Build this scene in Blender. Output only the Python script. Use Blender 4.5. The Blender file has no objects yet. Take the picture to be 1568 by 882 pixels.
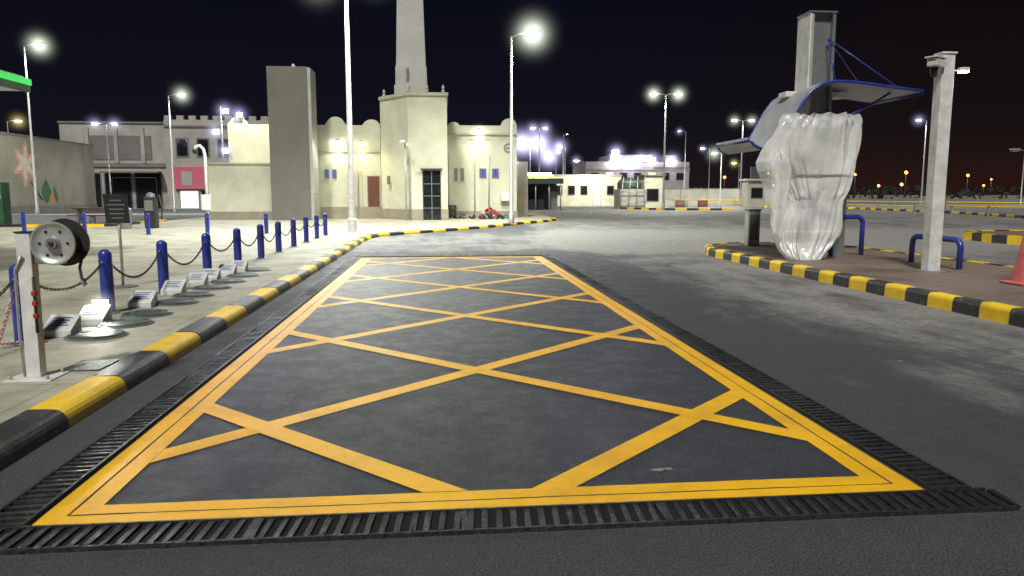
import bpy, bmesh, math, random
from mathutils import Vector, Matrix, noise
random.seed(7)
S=bpy.context.scene
COL=S.collection
# ------------------------------------------------------------------ materials
MATS={}
def nt_new(name):
    m=bpy.data.materials.new(name); m.use_nodes=True
    n=m.node_tree; b=n.nodes["Principled BSDF"]
    return m,n,b
def mat(name,col,rough=.6,metal=0.,var=.18,scale=6.,bump=.0,bscale=60.,dirt=None,emit=None,estr=0.,coat=0.,spec=.5):
    if name in MATS: return MATS[name]
    m,n,b=nt_new(name); N=n.nodes; L=n.links
    b.inputs['Roughness'].default_value=rough; b.inputs['Metallic'].default_value=metal
    b.inputs['Coat Weight'].default_value=coat
    b.inputs['Specular IOR Level'].default_value=spec
    g=N.new('ShaderNodeNewGeometry')
    no=N.new('ShaderNodeTexNoise'); no.inputs['Scale'].default_value=scale; no.inputs['Detail'].default_value=6; no.inputs['Roughness'].default_value=.6
    L.new(g.outputs['Position'],no.inputs['Vector'])
    r=N.new('ShaderNodeValToRGB')
    c2=dirt if dirt else tuple(max(0,c*(1-var*1.6)) for c in col)
    c1=tuple(min(1,c*(1+var*.5)) for c in col)
    r.color_ramp.elements[0].position=.3; r.color_ramp.elements[0].color=(*c2,1)
    r.color_ramp.elements[1].position=.62; r.color_ramp.elements[1].color=(*c1,1)
    L.new(no.outputs['Fac'],r.inputs['Fac']); L.new(r.outputs['Color'],b.inputs['Base Color'])
    if bump>0:
        n2=N.new('ShaderNodeTexNoise'); n2.inputs['Scale'].default_value=bscale; n2.inputs['Detail'].default_value=4
        L.new(g.outputs['Position'],n2.inputs['Vector'])
        bp=N.new('ShaderNodeBump'); bp.inputs['Strength'].default_value=bump; bp.inputs['Distance'].default_value=.02
        L.new(n2.outputs['Fac'],bp.inputs['Height']); L.new(bp.outputs['Normal'],b.inputs['Normal'])
    if emit:
        b.inputs['Emission Color'].default_value=(*emit,1); b.inputs['Emission Strength'].default_value=estr
    MATS[name]=m; return m

def asphalt(name,base,dust,patch=True,rlo=.42,rhi=.8):
    m,n,b=nt_new(name); N=n.nodes; L=n.links
    g=N.new('ShaderNodeNewGeometry'); P=g.outputs['Position']
    def noi(s,d=5,vec=None,ro=.55,dist=0):
        q=N.new('ShaderNodeTexNoise'); q.inputs['Scale'].default_value=s; q.inputs['Detail'].default_value=d; q.inputs['Roughness'].default_value=ro
        q.inputs['Distortion'].default_value=dist
        L.new(vec or P,q.inputs['Vector']); return q.outputs['Fac']
    def mth(op,a,bb,c=None):
        q=N.new('ShaderNodeMath'); q.operation=op
        for i,v in enumerate((a,bb,c)):
            if v is None: continue
            if isinstance(v,(int,float)): q.inputs[i].default_value=v
            else: L.new(v,q.inputs[i])
        return q.outputs[0]
    def mapr(v,a,b2,c,d):
        q=N.new('ShaderNodeMapRange'); q.interpolation_type='SMOOTHSTEP'
        q.inputs[1].default_value=a;q.inputs[2].default_value=b2;q.inputs[3].default_value=c;q.inputs[4].default_value=d
        L.new(v,q.inputs[0]); return q.outputs[0]
    def mix(f,a,b2):
        q=N.new('ShaderNodeMix'); q.data_type='RGBA'
        L.new(f,q.inputs['Factor'])
        for i,v in ((6,a),(7,b2)):
            if isinstance(v,tuple): q.inputs[i].default_value=(*v,1)
            else: L.new(v,q.inputs[i])
        return q.outputs[2]
    gr=noi(95,4,ro=.75); med=noi(11,9,ro=.75); big=noi(.5,9,ro=.72,dist=.6)
    grain=mapr(gr,.42,.60,0,1)
    c=mix(grain,tuple(x*.45 for x in base),tuple(x*1.55 for x in base))
    c=mix(mapr(med,.45,.72,0,.25),c,tuple(x*1.6 for x in base))
    if patch:
        sx=N.new('ShaderNodeSeparateXYZ'); L.new(P,sx.inputs[0])
        bx=mapr(sx.outputs['X'],2.8,5.5,0,.25)
        b1=mapr(sx.outputs['Y'],18.8,22,0,.24); b2_=mapr(sx.outputs['Y'],28,35,0,-.24)
        mp=N.new('ShaderNodeMapping'); mp.inputs['Scale'].default_value=(1.0,.25,1); mp.inputs['Rotation'].default_value=(0,0,.35)
        L.new(P,mp.inputs['Vector'])
        st=noi(1.3,10,vec=mp.outputs[0],ro=.76,dist=.5)
        k=mth('ADD',mth('MULTIPLY',mth('ADD',big,st),.5),mth('ADD',bx,mth('ADD',b1,b2_)))
        du=mapr(k,.60,.84,0,.9)
        du=mth('MULTIPLY',du,mapr(med,.34,.6,.4,1))
        c=mix(du,c,dust)
    L.new(c,b.inputs['Base Color'])
    wet=noi(3.2,10,ro=.8)
    L.new(mapr(wet,.36,.6,rlo,rhi),b.inputs['Roughness'])
    bp=N.new('ShaderNodeBump'); bp.inputs['Strength'].default_value=.7; bp.inputs['Distance'].default_value=.008
    L.new(gr,bp.inputs['Height']); L.new(bp.outputs['Normal'],b.inputs['Normal'])
    MATS[name]=m; return m

M_ROAD=asphalt('asphalt_road',(.058,.061,.067),(.31,.30,.275),rlo=.5,rhi=.8)
M_BOX=asphalt('asphalt_box',(.043,.047,.057),(.1,.1,.1),patch=False,rlo=.33,rhi=.50)
def paint(name,col,under,scale=14,lo=.30,hi=.42,rough=.5):
    m,n,b=nt_new(name); N=n.nodes; L=n.links
    g=N.new('ShaderNodeNewGeometry'); P=g.outputs['Position']
    a=N.new('ShaderNodeTexNoise'); a.inputs['Scale'].default_value=scale; a.inputs['Detail'].default_value=9; a.inputs['Roughness'].default_value=.75; L.new(P,a.inputs[0])
    r=N.new('ShaderNodeValToRGB'); r.color_ramp.elements[0].position=lo; r.color_ramp.elements[0].color=(*under,1)
    r.color_ramp.elements[1].position=hi; r.color_ramp.elements[1].color=(*col,1)
    L.new(a.outputs['Fac'],r.inputs[0])
    a2=N.new('ShaderNodeTexNoise'); a2.inputs['Scale'].default_value=1.7; a2.inputs['Detail'].default_value=10; a2.inputs['Roughness'].default_value=.78; L.new(P,a2.inputs[0])
    r2=N.new('ShaderNodeValToRGB'); r2.color_ramp.elements[0].position=.36; r2.color_ramp.elements[0].color=(.78,.76,.76,1); r2.color_ramp.elements[1].position=.54; r2.color_ramp.elements[1].color=(1,1,1,1)
    L.new(a2.outputs['Fac'],r2.inputs[0])
    mx=N.new('ShaderNodeMix'); mx.data_type='RGBA'; mx.blend_type='MULTIPLY'; mx.inputs[0].default_value=1
    L.new(r.outputs[0],mx.inputs[6]); L.new(r2.outputs[0],mx.inputs[7]); L.new(mx.outputs[2],b.inputs['Base Color'])
    b.inputs['Roughness'].default_value=rough
    a3=N.new('ShaderNodeTexNoise'); a3.inputs['Scale'].default_value=110; a3.inputs['Detail'].default_value=4; L.new(P,a3.inputs[0])
    bp=N.new('ShaderNodeBump'); bp.inputs['Strength'].default_value=.6; bp.inputs['Distance'].default_value=.007
    L.new(a3.outputs['Fac'],bp.inputs['Height']); L.new(bp.outputs['Normal'],b.inputs['Normal'])
    MATS[name]=m; return m
M_YEL=paint('yellow_road_paint',(1.0,.55,.008),(.30,.2,.05),rough=.36,lo=.29,hi=.36)
M_KY=paint('kerb_yellow',(.98,.64,.01),(.30,.22,.08),scale=5,lo=.30,hi=.41,rough=.5)
M_KB=paint('kerb_black',(.022,.023,.026),(.14,.13,.10),scale=7,lo=.34,hi=.46,rough=.4)
def paver(name,col,bw,bh,mortar):
    m,n,b=nt_new(name); N=n.nodes; L=n.links
    g=N.new('ShaderNodeNewGeometry'); P=g.outputs['Position']
    br=N.new('ShaderNodeTexBrick'); br.inputs['Scale'].default_value=1; br.inputs['Brick Width'].default_value=bw; br.inputs['Row Height'].default_value=bh
    br.inputs['Mortar Size'].default_value=mortar; br.inputs['Color1'].default_value=(*col,1); br.inputs['Color2'].default_value=(*[c*.9 for c in col],1); br.inputs['Mortar'].default_value=(*[c*.6 for c in col],1)
    L.new(P,br.inputs['Vector'])
    a=N.new('ShaderNodeTexNoise'); a.inputs['Scale'].default_value=.9; a.inputs['Detail'].default_value=12; a.inputs['Roughness'].default_value=.75; L.new(P,a.inputs[0])
    r=N.new('ShaderNodeValToRGB'); r.color_ramp.elements[0].position=.34; r.color_ramp.elements[0].color=(.5,.48,.43,1); r.color_ramp.elements[1].position=.56; r.color_ramp.elements[1].color=(1,1,1,1)
    L.new(a.outputs['Fac'],r.inputs[0])
    mx=N.new('ShaderNodeMix'); mx.data_type='RGBA'; mx.blend_type='MULTIPLY'; mx.inputs[0].default_value=1
    L.new(br.outputs['Color'],mx.inputs[6]); L.new(r.outputs[0],mx.inputs[7]); L.new(mx.outputs[2],b.inputs['Base Color'])
    b.inputs['Roughness'].default_value=.65
    bp=N.new('ShaderNodeBump'); bp.inputs['Strength'].default_value=.35; bp.inputs['Distance'].default_value=.01
    a3=N.new('ShaderNodeTexNoise'); a3.inputs['Scale'].default_value=70; a3.inputs['Detail'].default_value=5; L.new(P,a3.inputs[0])
    L.new(a3.outputs['Fac'],bp.inputs['Height']); L.new(bp.outputs['Normal'],b.inputs['Normal'])
    MATS[name]=m; return m
M_PAVE=paver('concrete_pavement',(.45,.435,.335),2.0,2.0,.008)
M_ISL=paver('island_brick_paving',(.20,.15,.12),.22,.11,.006)
M_SHADE=mat('channel_shade_black',(.004,.004,.005),.9,var=0)  # flat black standing in for shade down inside the drain
M_IRON=mat('cast_iron',(.10,.10,.108),.3,.8,.4,30,.5,110)
M_BLUE=mat('blue_painted_steel',(.024,.042,.29),.35,0,.25,9,coat=.3)
M_WHITE=mat('white_painted_steel',(.68,.68,.65),.4,0,.16,5)
M_GALV=mat('galvanised_steel',(.46,.47,.46),.42,.5,.15,8)
M_CHAIN=mat('rusty_chain',(.10,.075,.06),.55,.6,.4,40)
M_CREAM=mat('mosque_render_cream',(.56,.56,.43),.8,0,.12,.7,.15,40)
M_CREAM2=mat('mosque_render_trim',(.45,.44,.34),.8,0,.1,.7)  # darker cream for cornices, frames and copings
M_MIN=mat('minaret_stone',(.42,.415,.385),.75,0,.08,.9,.1,30)
M_TAN=mat('tan_dado',(.28,.25,.19),.8,0,.12,2)
M_SLAB=mat('slab_cladding',(.16,.15,.125),.55,0,.08,1.2)
M_SLAB2=mat('slab_side_aluminium',(.45,.45,.42),.45,.2,.1,2)
M_DARK=mat('dark_glass',(.012,.013,.016),.12,0,.2,3)
M_BLK=mat('black_plastic',(.02,.02,.022),.5,0,.2,10)
M_BROWN=mat('brown_door',(.13,.045,.025),.45,0,.2,6)
M_OFFW=mat('building_offwhite',(.38,.36,.32),.8,0,.15,.6)
M_PINKW=mat('distant_wall_pinkish',(.22,.19,.18),.8,0,.15,.3)
M_GREYW=mat('building_grey_panel',(.18,.17,.16),.75,0,.15,1)
M_PINK=mat('pink_fascia',(.55,.12,.17),.6,0,.1,3)
M_MURAL=mat('mural_wall_beige',(.27,.25,.20),.75,0,.14,.5)
M_PETAL=mat('mural_petal_pink',(.60,.30,.25),.7,0,.2,2)
M_PETW=mat('mural_petal_cream',(.60,.52,.44),.7,0,.1,2)
M_LEAF=mat('mural_leaf_green',(.04,.13,.06),.7,0,.3,1)
M_ORG=mat('mural_orange',(.5,.2,.05),.7,0,.1,2)
M_GREY=mat('grey_metal',(.20,.21,.21),.45,.3,.1,5)
M_COVER=mat('manhole_cover_green',(.075,.10,.085),.45,.2,.4,25,.4,60)
M_RED=mat('red_plastic',(.45,.03,.025),.45,0,.2,6)
M_CONE=mat('cone_red_faded',(.56,.13,.12),.5,0,.2,5)
M_LAMPW=mat('lamp_lens_white',(.9,.95,.9),.3,emit=(.95,1.,.90),estr=70.)
M_LAMPV=mat('lamp_lens_violet',(.9,.9,1),.3,emit=(.76,.75,1.),estr=70.)
M_LAMPY=mat('lamp_lens_warm',(1,.9,.6),.3,emit=(1,.86,.35),estr=30.)
M_LAMPO=mat('lamp_lens_orange',(1,.5,.2),.3,emit=(1,.25,.04),estr=9.)
M_GREEN=mat('green_led_fascia',(.1,.5,.15),.4,emit=(.03,1,.12),estr=.6)
M_WINB=mat('blue_lit_window',(.08,.08,.2),.2,emit=(.1,.2,.8),estr=.3)
M_WINL=mat('white_lit_window',(.6,.6,.6),.2,emit=(.8,.85,1),estr=.9)
M_WINY=mat('warm_lit_window',(.6,.5,.3),.2,emit=(1,.8,.4),estr=1.2)
M_TREE=mat('dark_tree_foliage',(.02,.028,.014),.9,0,.4,.4)
M_CANG=mat('canopy_underside_grey',(.40,.41,.42),.5,.2,.12,3)
M_TREAD=mat('rubber_hose',(.03,.03,.03),.6,0,.2,15)
M_LABEL=mat('label_white',(.62,.64,.68),.5,0,.1,12)
M_INK=mat('label_ink',(.05,.06,.12),.6,0,.1,12)
M_JUNK=mat('tarpaulin_grey',(.2,.2,.19),.7,0,.4,4)
M_SAND=mat('light_grit',(.30,.28,.25),.8,0,.3,40)

# ------------------------------------------------------------------ geometry helpers
def group(name,loc=(0,0,0)):
    e=bpy.data.objects.new(name,None); e.location=loc; e.empty_display_size=.2; COL.objects.link(e); return e
def mesh(name,vs,fs,m,parent=None,smooth=False,mi=None):
    me=bpy.data.meshes.new(name); me.from_pydata([tuple(v) for v in vs],[],fs)
    ms=m if isinstance(m,(list,tuple)) else [m]
    for q in ms: me.materials.append(q)
    if mi: 
        for p,i in zip(me.polygons,mi): p.material_index=i
    bm=bmesh.new(); bm.from_mesh(me); bmesh.ops.recalc_face_normals(bm,faces=bm.faces); bm.to_mesh(me); bm.free()
    if smooth:
        for p in me.polygons: p.use_smooth=True
    o=bpy.data.objects.new(name,me); COL.objects.link(o)
    if parent:
        o.parent=parent; o.matrix_parent_inverse=Matrix.Translation(-parent.location)
    return o
def bevel(o,w,seg=2):
    b=o.modifiers.new('bevel','BEVEL'); b.width=w; b.segments=seg; b.limit_method='ANGLE'; return o
BF=[(0,1,3,2),(4,6,7,5),(0,4,5,1),(2,3,7,6),(0,2,6,4),(1,5,7,3)]
def box(name,x0,x1,y0,y1,z0,z1,m,parent=None,bev=0,rot=0):
    vs=[(x,y,z) for x in (x0,x1) for y in (y0,y1) for z in (z0,z1)]
    if rot:
        cx,cy=(x0+x1)/2,(y0+y1)/2;c,s=math.cos(rot),math.sin(rot)
        vs=[(cx+(x-cx)*c-(y-cy)*s,cy+(x-cx)*s+(y-cy)*c,z) for x,y,z in vs]
    o=mesh(name,vs,BF,m,parent)
    if bev: bevel(o,bev)
    return o
def prism(name,poly,z0,z1,m,parent=None,bev=0):
    n=len(poly); vs=[(x,y,z0) for x,y in poly]+[(x,y,z1) for x,y in poly]
    fs=[tuple(range(n))[::-1],tuple(range(n,2*n))]+[(i,(i+1)%n,n+(i+1)%n,n+i) for i in range(n)]
    o=mesh(name,vs,fs,m,parent)
    if bev: bevel(o,bev)
    return o
def lathe(name,prof,m,cx,cy,parent=None,n=20,smooth=True,ang0=0):
    vs=[];fs=[]
    for r,z in prof:
        for i in range(n):
            a=ang0+2*math.pi*i/n; vs.append((cx+r*math.cos(a),cy+r*math.sin(a),z))
    k=len(prof)
    for j in range(k-1):
        for i in range(n):
            fs.append((j*n+i,j*n+(i+1)%n,(j+1)*n+(i+1)%n,(j+1)*n+i))
    fs.append(tuple(range(n))[::-1]); fs.append(tuple(range((k-1)*n,k*n)))
    o=mesh(name,vs,fs,m,parent,smooth)
    if smooth:
        e=o.modifiers.new('es','EDGE_SPLIT'); e.split_angle=math.radians(40)
    return o
def tubegeo(pts,r,n=8,closed=False):
    pts=[Vector(p) for p in pts]; vs=[];fs=[]; k=len(pts)
    up=Vector((0,0,1)); prev=None
    for i,p in enumerate(pts):
        a=pts[(i-1)%k] if (i>0 or closed) else p; b=pts[(i+1)%k] if (i<k-1 or closed) else p
        t=(b-a).normalized()
        if prev is None:
            ref=up if abs(t.z)<.9 else Vector((1,0,0)); u=t.cross(ref).normalized()
        else:
            u=(prev-t*prev.dot(t)).normalized()
        prev=u; w=t.cross(u)
        rr=r[i] if isinstance(r,(list,tuple)) else r
        for j in range(n):
            an=2*math.pi*j/n; vs.append(p+u*(rr*math.cos(an))+w*(rr*math.sin(an)))
    for i in range(k if closed else k-1):
        for j in range(n):
            i2=(i+1)%k
            fs.append((i*n+j,i*n+(j+1)%n,i2*n+(j+1)%n,i2*n+j))
    if not closed:
        fs.append(tuple(range(n))[::-1]); fs.append(tuple(range((k-1)*n,k*n)))
    return vs,fs
def tube(name,pts,r,m,parent=None,n=10,closed=False):
    vs,fs=tubegeo(pts,r,n,closed); return mesh(name,vs,fs,m,parent,True)
def merge(geos):
    V=[];F=[]
    for vs,fs in geos:
        o=len(V); V+=list(vs); F+=[tuple(i+o for i in f) for f in fs]
    return V,F
def bx(x0,x1,y0,y1,z0,z1): return [(x,y,z) for x in (x0,x1) for y in (y0,y1) for z in (z0,z1)],BF

# added glow balls imitating glare round each lamp (emissive volume, same from every side)
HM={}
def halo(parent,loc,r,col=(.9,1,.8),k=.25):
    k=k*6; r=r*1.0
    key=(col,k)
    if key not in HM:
        m=bpy.data.materials.new('added_lamp_glow'); m.use_nodes=True; n=m.node_tree; N=n.nodes; L=n.links; N.clear()
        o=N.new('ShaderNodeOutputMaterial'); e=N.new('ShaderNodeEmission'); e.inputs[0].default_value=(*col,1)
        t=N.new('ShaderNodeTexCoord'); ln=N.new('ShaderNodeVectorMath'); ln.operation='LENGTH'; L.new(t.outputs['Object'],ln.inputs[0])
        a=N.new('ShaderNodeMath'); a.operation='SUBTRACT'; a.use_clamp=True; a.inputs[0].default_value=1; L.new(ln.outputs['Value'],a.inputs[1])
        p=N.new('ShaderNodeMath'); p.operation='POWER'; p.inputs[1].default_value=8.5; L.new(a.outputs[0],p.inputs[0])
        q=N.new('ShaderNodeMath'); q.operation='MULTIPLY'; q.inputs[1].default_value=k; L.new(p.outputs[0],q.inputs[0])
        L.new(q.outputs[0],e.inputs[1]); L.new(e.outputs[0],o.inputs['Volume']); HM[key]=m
    bm=bmesh.new(); bmesh.ops.create_icosphere(bm,subdivisions=2,radius=1); me=bpy.data.meshes.new('added_lamp_glow'); bm.to_mesh(me); bm.free(); me.materials.append(HM[key])
    o=bpy.data.objects.new('added_lamp_glow',me); o.location=loc; o.scale=(r,r,r); COL.objects.link(o)
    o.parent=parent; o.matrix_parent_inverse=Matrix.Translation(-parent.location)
CW=(.9,1,.82); CV=(.62,.60,1.); CY=(1,.8,.3)

# ------------------------------------------------------------------ ground
def sheet(name,poly,z,m,sub=0):
    return mesh(name,[(x,y,z) for x,y in poly],[tuple(range(len(poly)))],m)
sheet('ground',[(-1500,-300),(1500,-300),(1500,2500),(-1500,2500)],0,M_ROAD)
BXL,BXR,BY0,BY1=-1.99,2.60,3.60,19.05
sheet('asphalt_bay_surface',[(-2.0,3.59),(2.61,3.59),(2.61,19.06),(-2.0,19.06)],.004,M_BOX)
def clip(poly,x0,x1,y0,y1):
    def cl(P,f,inter):
        out=[]
        for i in range(len(P)):
            a,b=P[i-1],P[i]
            if f(b):
                if not f(a): out.append(inter(a,b))
                out.append(b)
            elif f(a): out.append(inter(a,b))
        return out
    def ix(v): return lambda a,b:(v,a[1]+(b[1]-a[1])*(v-a[0])/(b[0]-a[0]))
    def iy(v): return lambda a,b:(a[0]+(b[0]-a[0])*(v-a[1])/(b[1]-a[1]),v)
    for f,i in ((lambda p:p[0]>=x0,ix(x0)),(lambda p:p[0]<=x1,ix(x1)),(lambda p:p[1]>=y0,iy(y0)),(lambda p:p[1]<=y1,iy(y1))):
        if poly: poly=cl(poly,f,i)
    return poly
gm=group('box_junction_marking')
def ring(a,b,name,z):
    o=[(BXL+a,BY0+a),(BXR-a,BY0+a),(BXR-a,BY1-a),(BXL+a,BY1-a)]
    i=[(BXL+b,BY0+b),(BXR-b,BY0+b),(BXR-b,BY1-b),(BXL+b,BY1-b)]
    vs=[];fs=[]
    for s in range(4):
        n=90
        base=len(vs)
        for k in range(n+1):
            t=k/n
            for P,sg in ((o,1),(i,2)):
                x=P[s][0]*(1-t)+P[(s+1)%4][0]*t; y=P[s][1]*(1-t)+P[(s+1)%4][1]*t
                w=(.005*noise.noise(Vector((x*1.3,y*1.3,sg*7+a*50)))+.003*noise.noise(Vector((x*9,y*9,sg*7+a*50)))) if 0<k<n else 0
                if s%2==0: y+=w
                else: x+=w
                vs.append((x,y,z))
        for k in range(n):
            q=base+2*k; fs.append((q,q+1,q+3,q+2))
    return mesh(name,vs,fs,M_YEL,gm)
ring(.0,.115,'outer_border',.008); ring(.126,.24,'inner_border',.008)
cx=.305
for k in range(-1,6):
    c=6.62+3.075*k
    for s,z,nm in ((1,.008,'diagonal_rising'),(-1,.0105,'diagonal_falling')):
        hw=.086*math.sqrt(2)
        p=[(cx-6,c-6*s-hw),(cx+6,c+6*s-hw),(cx+6,c+6*s+hw),(cx-6,c-6*s+hw)]
        q=clip(p,BXL+.2405,BXR-.2405,BY0+.2405,BY1-.2405)
        if len(q)>2: mesh(nm,[(x,y,z) for x,y in q],[tuple(range(len(q)))],M_YEL,gm)

def grate(name,x0,x1,y0,y1,along,pitch=.07,bar=.030):
    g=group(name,(x0,y0,0))
    mesh('shade_sheet',[(x0,y0,.006),(x1,y0,.006),(x1,y1,.006),(x0,y1,.006)],[(0,1,2,3)],M_SHADE,g)  # black sheet painted as the shade below the bars, no hollow beneath
    geos=[]; zt=.024; e=.016
    if along=='x':
        geos+=[bx(x0,x1,y0,y0+e,.0,zt),bx(x0,x1,y1-e,y1,.0,zt)]
        x=x0
        while x<x1:
            j=random.uniform(-.003,.003); sk=.014
            vs=[(x+j+xx+ (sk if yy>0 else 0), (y0+e,y1-e)[yy], zz) for xx in (0,bar) for yy in (0,1) for zz in (.006,zt-.004+random.uniform(-.003,.003))]
            geos.append((vs,BF)); x+=pitch
        x=x0
        while x<x1: geos.append(bx(x,x+.03,y0+e,y1-e,.0,zt-.001)); x+=.995
    else:
        geos+=[bx(x0,x0+e,y0,y1,.0,zt),bx(x1-e,x1,y0,y1,.0,zt)]
        y=y0
        while y<y1:
            j=random.uniform(-.003,.003)
            vs=[((x0+e,x1-e)[xx], y+j+yy+(.014 if xx>0 else 0), zz) for xx in (0,1) for yy in (0,bar) for zz in (.006,zt-.004+random.uniform(-.003,.003))]
            geos.append((vs,BF)); y+=pitch
        y=y0
        while y<y1: geos.append(bx(x0+e,x1-e,y,y+.03,.0,zt-.001)); y+=.995
    V,F=merge(geos); mesh('bars',V,F,M_IRON,g)
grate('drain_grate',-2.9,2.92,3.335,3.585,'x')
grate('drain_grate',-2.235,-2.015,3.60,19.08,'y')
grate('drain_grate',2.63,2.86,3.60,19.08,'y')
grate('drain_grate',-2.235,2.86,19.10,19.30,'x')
V=[];F=[]
def grit(x,y,z,s):
    n0=len(V)
    for _ in range(4): 
        V.append((x+random.uniform(-s,s),y+random.uniform(-s,s),z+random.uniform(0,s*.7)))
    F.extend([(n0,n0+1,n0+2),(n0,n0+2,n0+3),(n0,n0+1,n0+3),(n0+1,n0+2,n0+3)])
for i in range(2200):
    t=random.random()
    if t<.35: grit(-2.5+abs(random.gauss(0,.05)),random.uniform(3,27),.004,random.uniform(.003,.008))
    elif t<.65: grit(6.96-abs(random.gauss(0,.09)),random.uniform(6,19),.004,random.uniform(.004,.012))
    elif t<.75: grit(random.uniform(-3,3.2),3.25+random.gauss(0,.07),.008,random.uniform(.002,.004))
    elif t<.85: grit(random.uniform(3.5,7),random.uniform(6,20),.004,random.uniform(.003,.008))
    else: grit(random.uniform(-7,-2.95),random.uniform(5,16),.122,random.uniform(.003,.010))
mesh('grit_debris',V,F,M_SAND)
V=[];F=[]
for (x,y,r) in [(1.25,4.05,.035),(1.31,4.06,.024),(-.9,7.7,.02),(1.6,6.1,.015),(4.4,6.6,.03)]:
    n0=len(V); k=14
    for i in range(k):
        a=2*math.pi*i/k; q=r*(.6+.6*random.random()); V.append((x+q*math.cos(a)*1.3,y+q*math.sin(a)*.7,.0065))
    F.append(tuple(range(n0,n0+k)))
mesh('mortar_splashes',V,F,M_SAND)

# ------------------------------------------------------------------ kerbs
def resample(pts,step):
    pts=[Vector((*p,0)) for p in pts]
    segs=[]
    for a,b in zip(pts,pts[1:]): segs.append((a,b,(b-a).length))
    tot=sum(s[2] for s in segs); n=max(1,round(tot/step)); res=[]
    for i in range(n+1):
        d=tot*i/n
        for a,b,l in segs:
            if d<=l+1e-6: res.append(a+(b-a)*(d/l)); break
            d-=l
    return res
def kerb(name,pts,prof,block,mats=(None,None),gap=.004,sub=3,start=0):
    mats=[mats[0] or M_KY,mats[1] or M_KB]
    fine=resample(pts,block/sub); n=len(fine)
    tang=[]
    for i in range(n):
        tang.append((fine[min(i+1,n-1)]-fine[max(i-1,0)]).normalized())
    V=[];F=[];MI=[]
    nb=(n-1)//sub
    for b in range(nb):
        base=len(V); k=len(prof)
        dz=random.uniform(-.005,.005); dl=random.uniform(-.004,.004)
        for j in range(sub+1):
            i=b*sub+j; p=fine[i]; t=tang[i]; nr=Vector((-t.y,t.x,0))
            off=0
            if j==0: off=gap
            if j==sub: off=-gap
            for (d,z) in prof:
                q=p+nr*(d+dl)+t*off; V.append((q.x,q.y,z+(dz if z>0.01 else 0)))
        for j in range(sub):
            for a in range(k-1):
                F.append((base+j*k+a,base+j*k+a+1,base+(j+1)*k+a+1,base+(j+1)*k+a)); MI.append((b+start)%2)
        F.append(tuple(base+a for a in range(k))); MI.append((b+start)%2)
        F.append(tuple(base+sub*k+a for a in range(k))[::-1]); MI.append((b+start)%2)
    return mesh(name,V,F,mats,None,False,MI)
PROF=[(0,-.02),(.012,.06),(.022,.085),(.04,.108),(.065,.124),(.10,.132),(.15,.135),(.27,.135),(.27,-.02)]
LK=[(-2.57,-2.5),(-2.57,26.2),(-2.50,27.6),(-2.2,28.9),(-1.55,30.0),(-.93,30.7),(.6,33.0),(2.02,35.15),(3.9,38.9),(5.4,41.6),(6.3,43.2),(7.2,45.5),(7.5,48),(7.6,60)]
kerb('striped_kerb',LK,PROF,.965,start=0)
PAVE=[(-60,-2)]+[(x-.27 if i<3 else x-.2,y+(.0 if i<3 else .2)) for i,(x,y) in enumerate(LK)]+[(-60,60)]
prism('pavement',PAVE,-.05,.12,M_PAVE)
sheet('side_road',[(-60,36.5),(-15.5,36.5),(-15.5,58),(-60,58)],.124,M_ROAD)
kerb('striped_kerb',[(-60,36.2),(-15.2,36.2),(-15.2,43)],[(0,.1),(0,.24),(.15,.24),(.15,.1)],1.2)
IP=[(0,-.02),(.006,.15),(.014,.175),(.03,.195),(.05,.205),(.19,.205),(.19,-.02)]
isl=[(11.3,-2),(11.3,19.2),(11.0,20.4),(10.2,21.1),(9.2,21.3),(8.2,21.0),(7.4,20.2),(7.0,18.9),(7.0,-2)]
kerb('striped_kerb',isl,IP,.52,start=1)
kerb_in=[(11.15,-2),(11.15,19.2),(10.9,20.3),(10.15,20.95),(9.2,21.12),(8.28,20.85),(7.53,20.1),(7.15,18.9),(7.15,-2)]
prism('traffic_island',kerb_in,-.05,.19,M_ISL)
kerb('striped_kerb',[(38.8,46),(42.6,57.3),(45.7,79),(38,90)][::-1],IP,1.3)
kerb('striped_kerb',[(30,74),(23.5,74.5),(20.1,82),(22,92)],IP,1.2)
isl2=[(28,20.2),(28,26),(20,26),(18.6,24.8),(18.3,23),(18.6,21),(19.4,20.2),(28,20.2)]
kerb('striped_kerb',isl2,[(0,0),(0,.28),(.2,.28),(.2,0)],.6)
prism('traffic_island',[(x+(.1 if x<24 else -.1),y) for x,y in isl2[:-1]],-.05,.25,M_ISL)

# ------------------------------------------------------------------ bollards + chains
def bollard(x,y,z=.12):
    g=group('bollard',(x,y,z)); r=.078
    lathe('post',[(r,z),(r,z+.72),(r*.95,z+.755),(r*.7,z+.785),(r*.35,z+.80),(.005,z+.803)],M_BLUE,x,y,g,18)
    lathe('base_flange',[(.13,z),(.13,z+.012),(r+.002,z+.018)],M_GREY,x,y,g,18)
    for s in (1,-1):
        tube('chain_eye',[(x+.0,y+s*(.085+.02*math.cos(a)),z+.64+.02*math.sin(a)) for a in [i*math.pi/4 for i in range(8)]],.005,M_GALV,g,5,True)
BX=-4.17
BY=[5.7,7.72,9.65,11.55,13.67,15.7,17.7,19.6,21.6,23.6,25.6,27.5]
for y in BY: bollard(BX,y)
for p in [(-16.58,31.4),(-14.19,31.2),(-10.77,28.6),(-8.83,29.2),(-6.6,29.0),(-19.5,31.6),(-22.5,31.8)]: bollard(*p)
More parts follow.
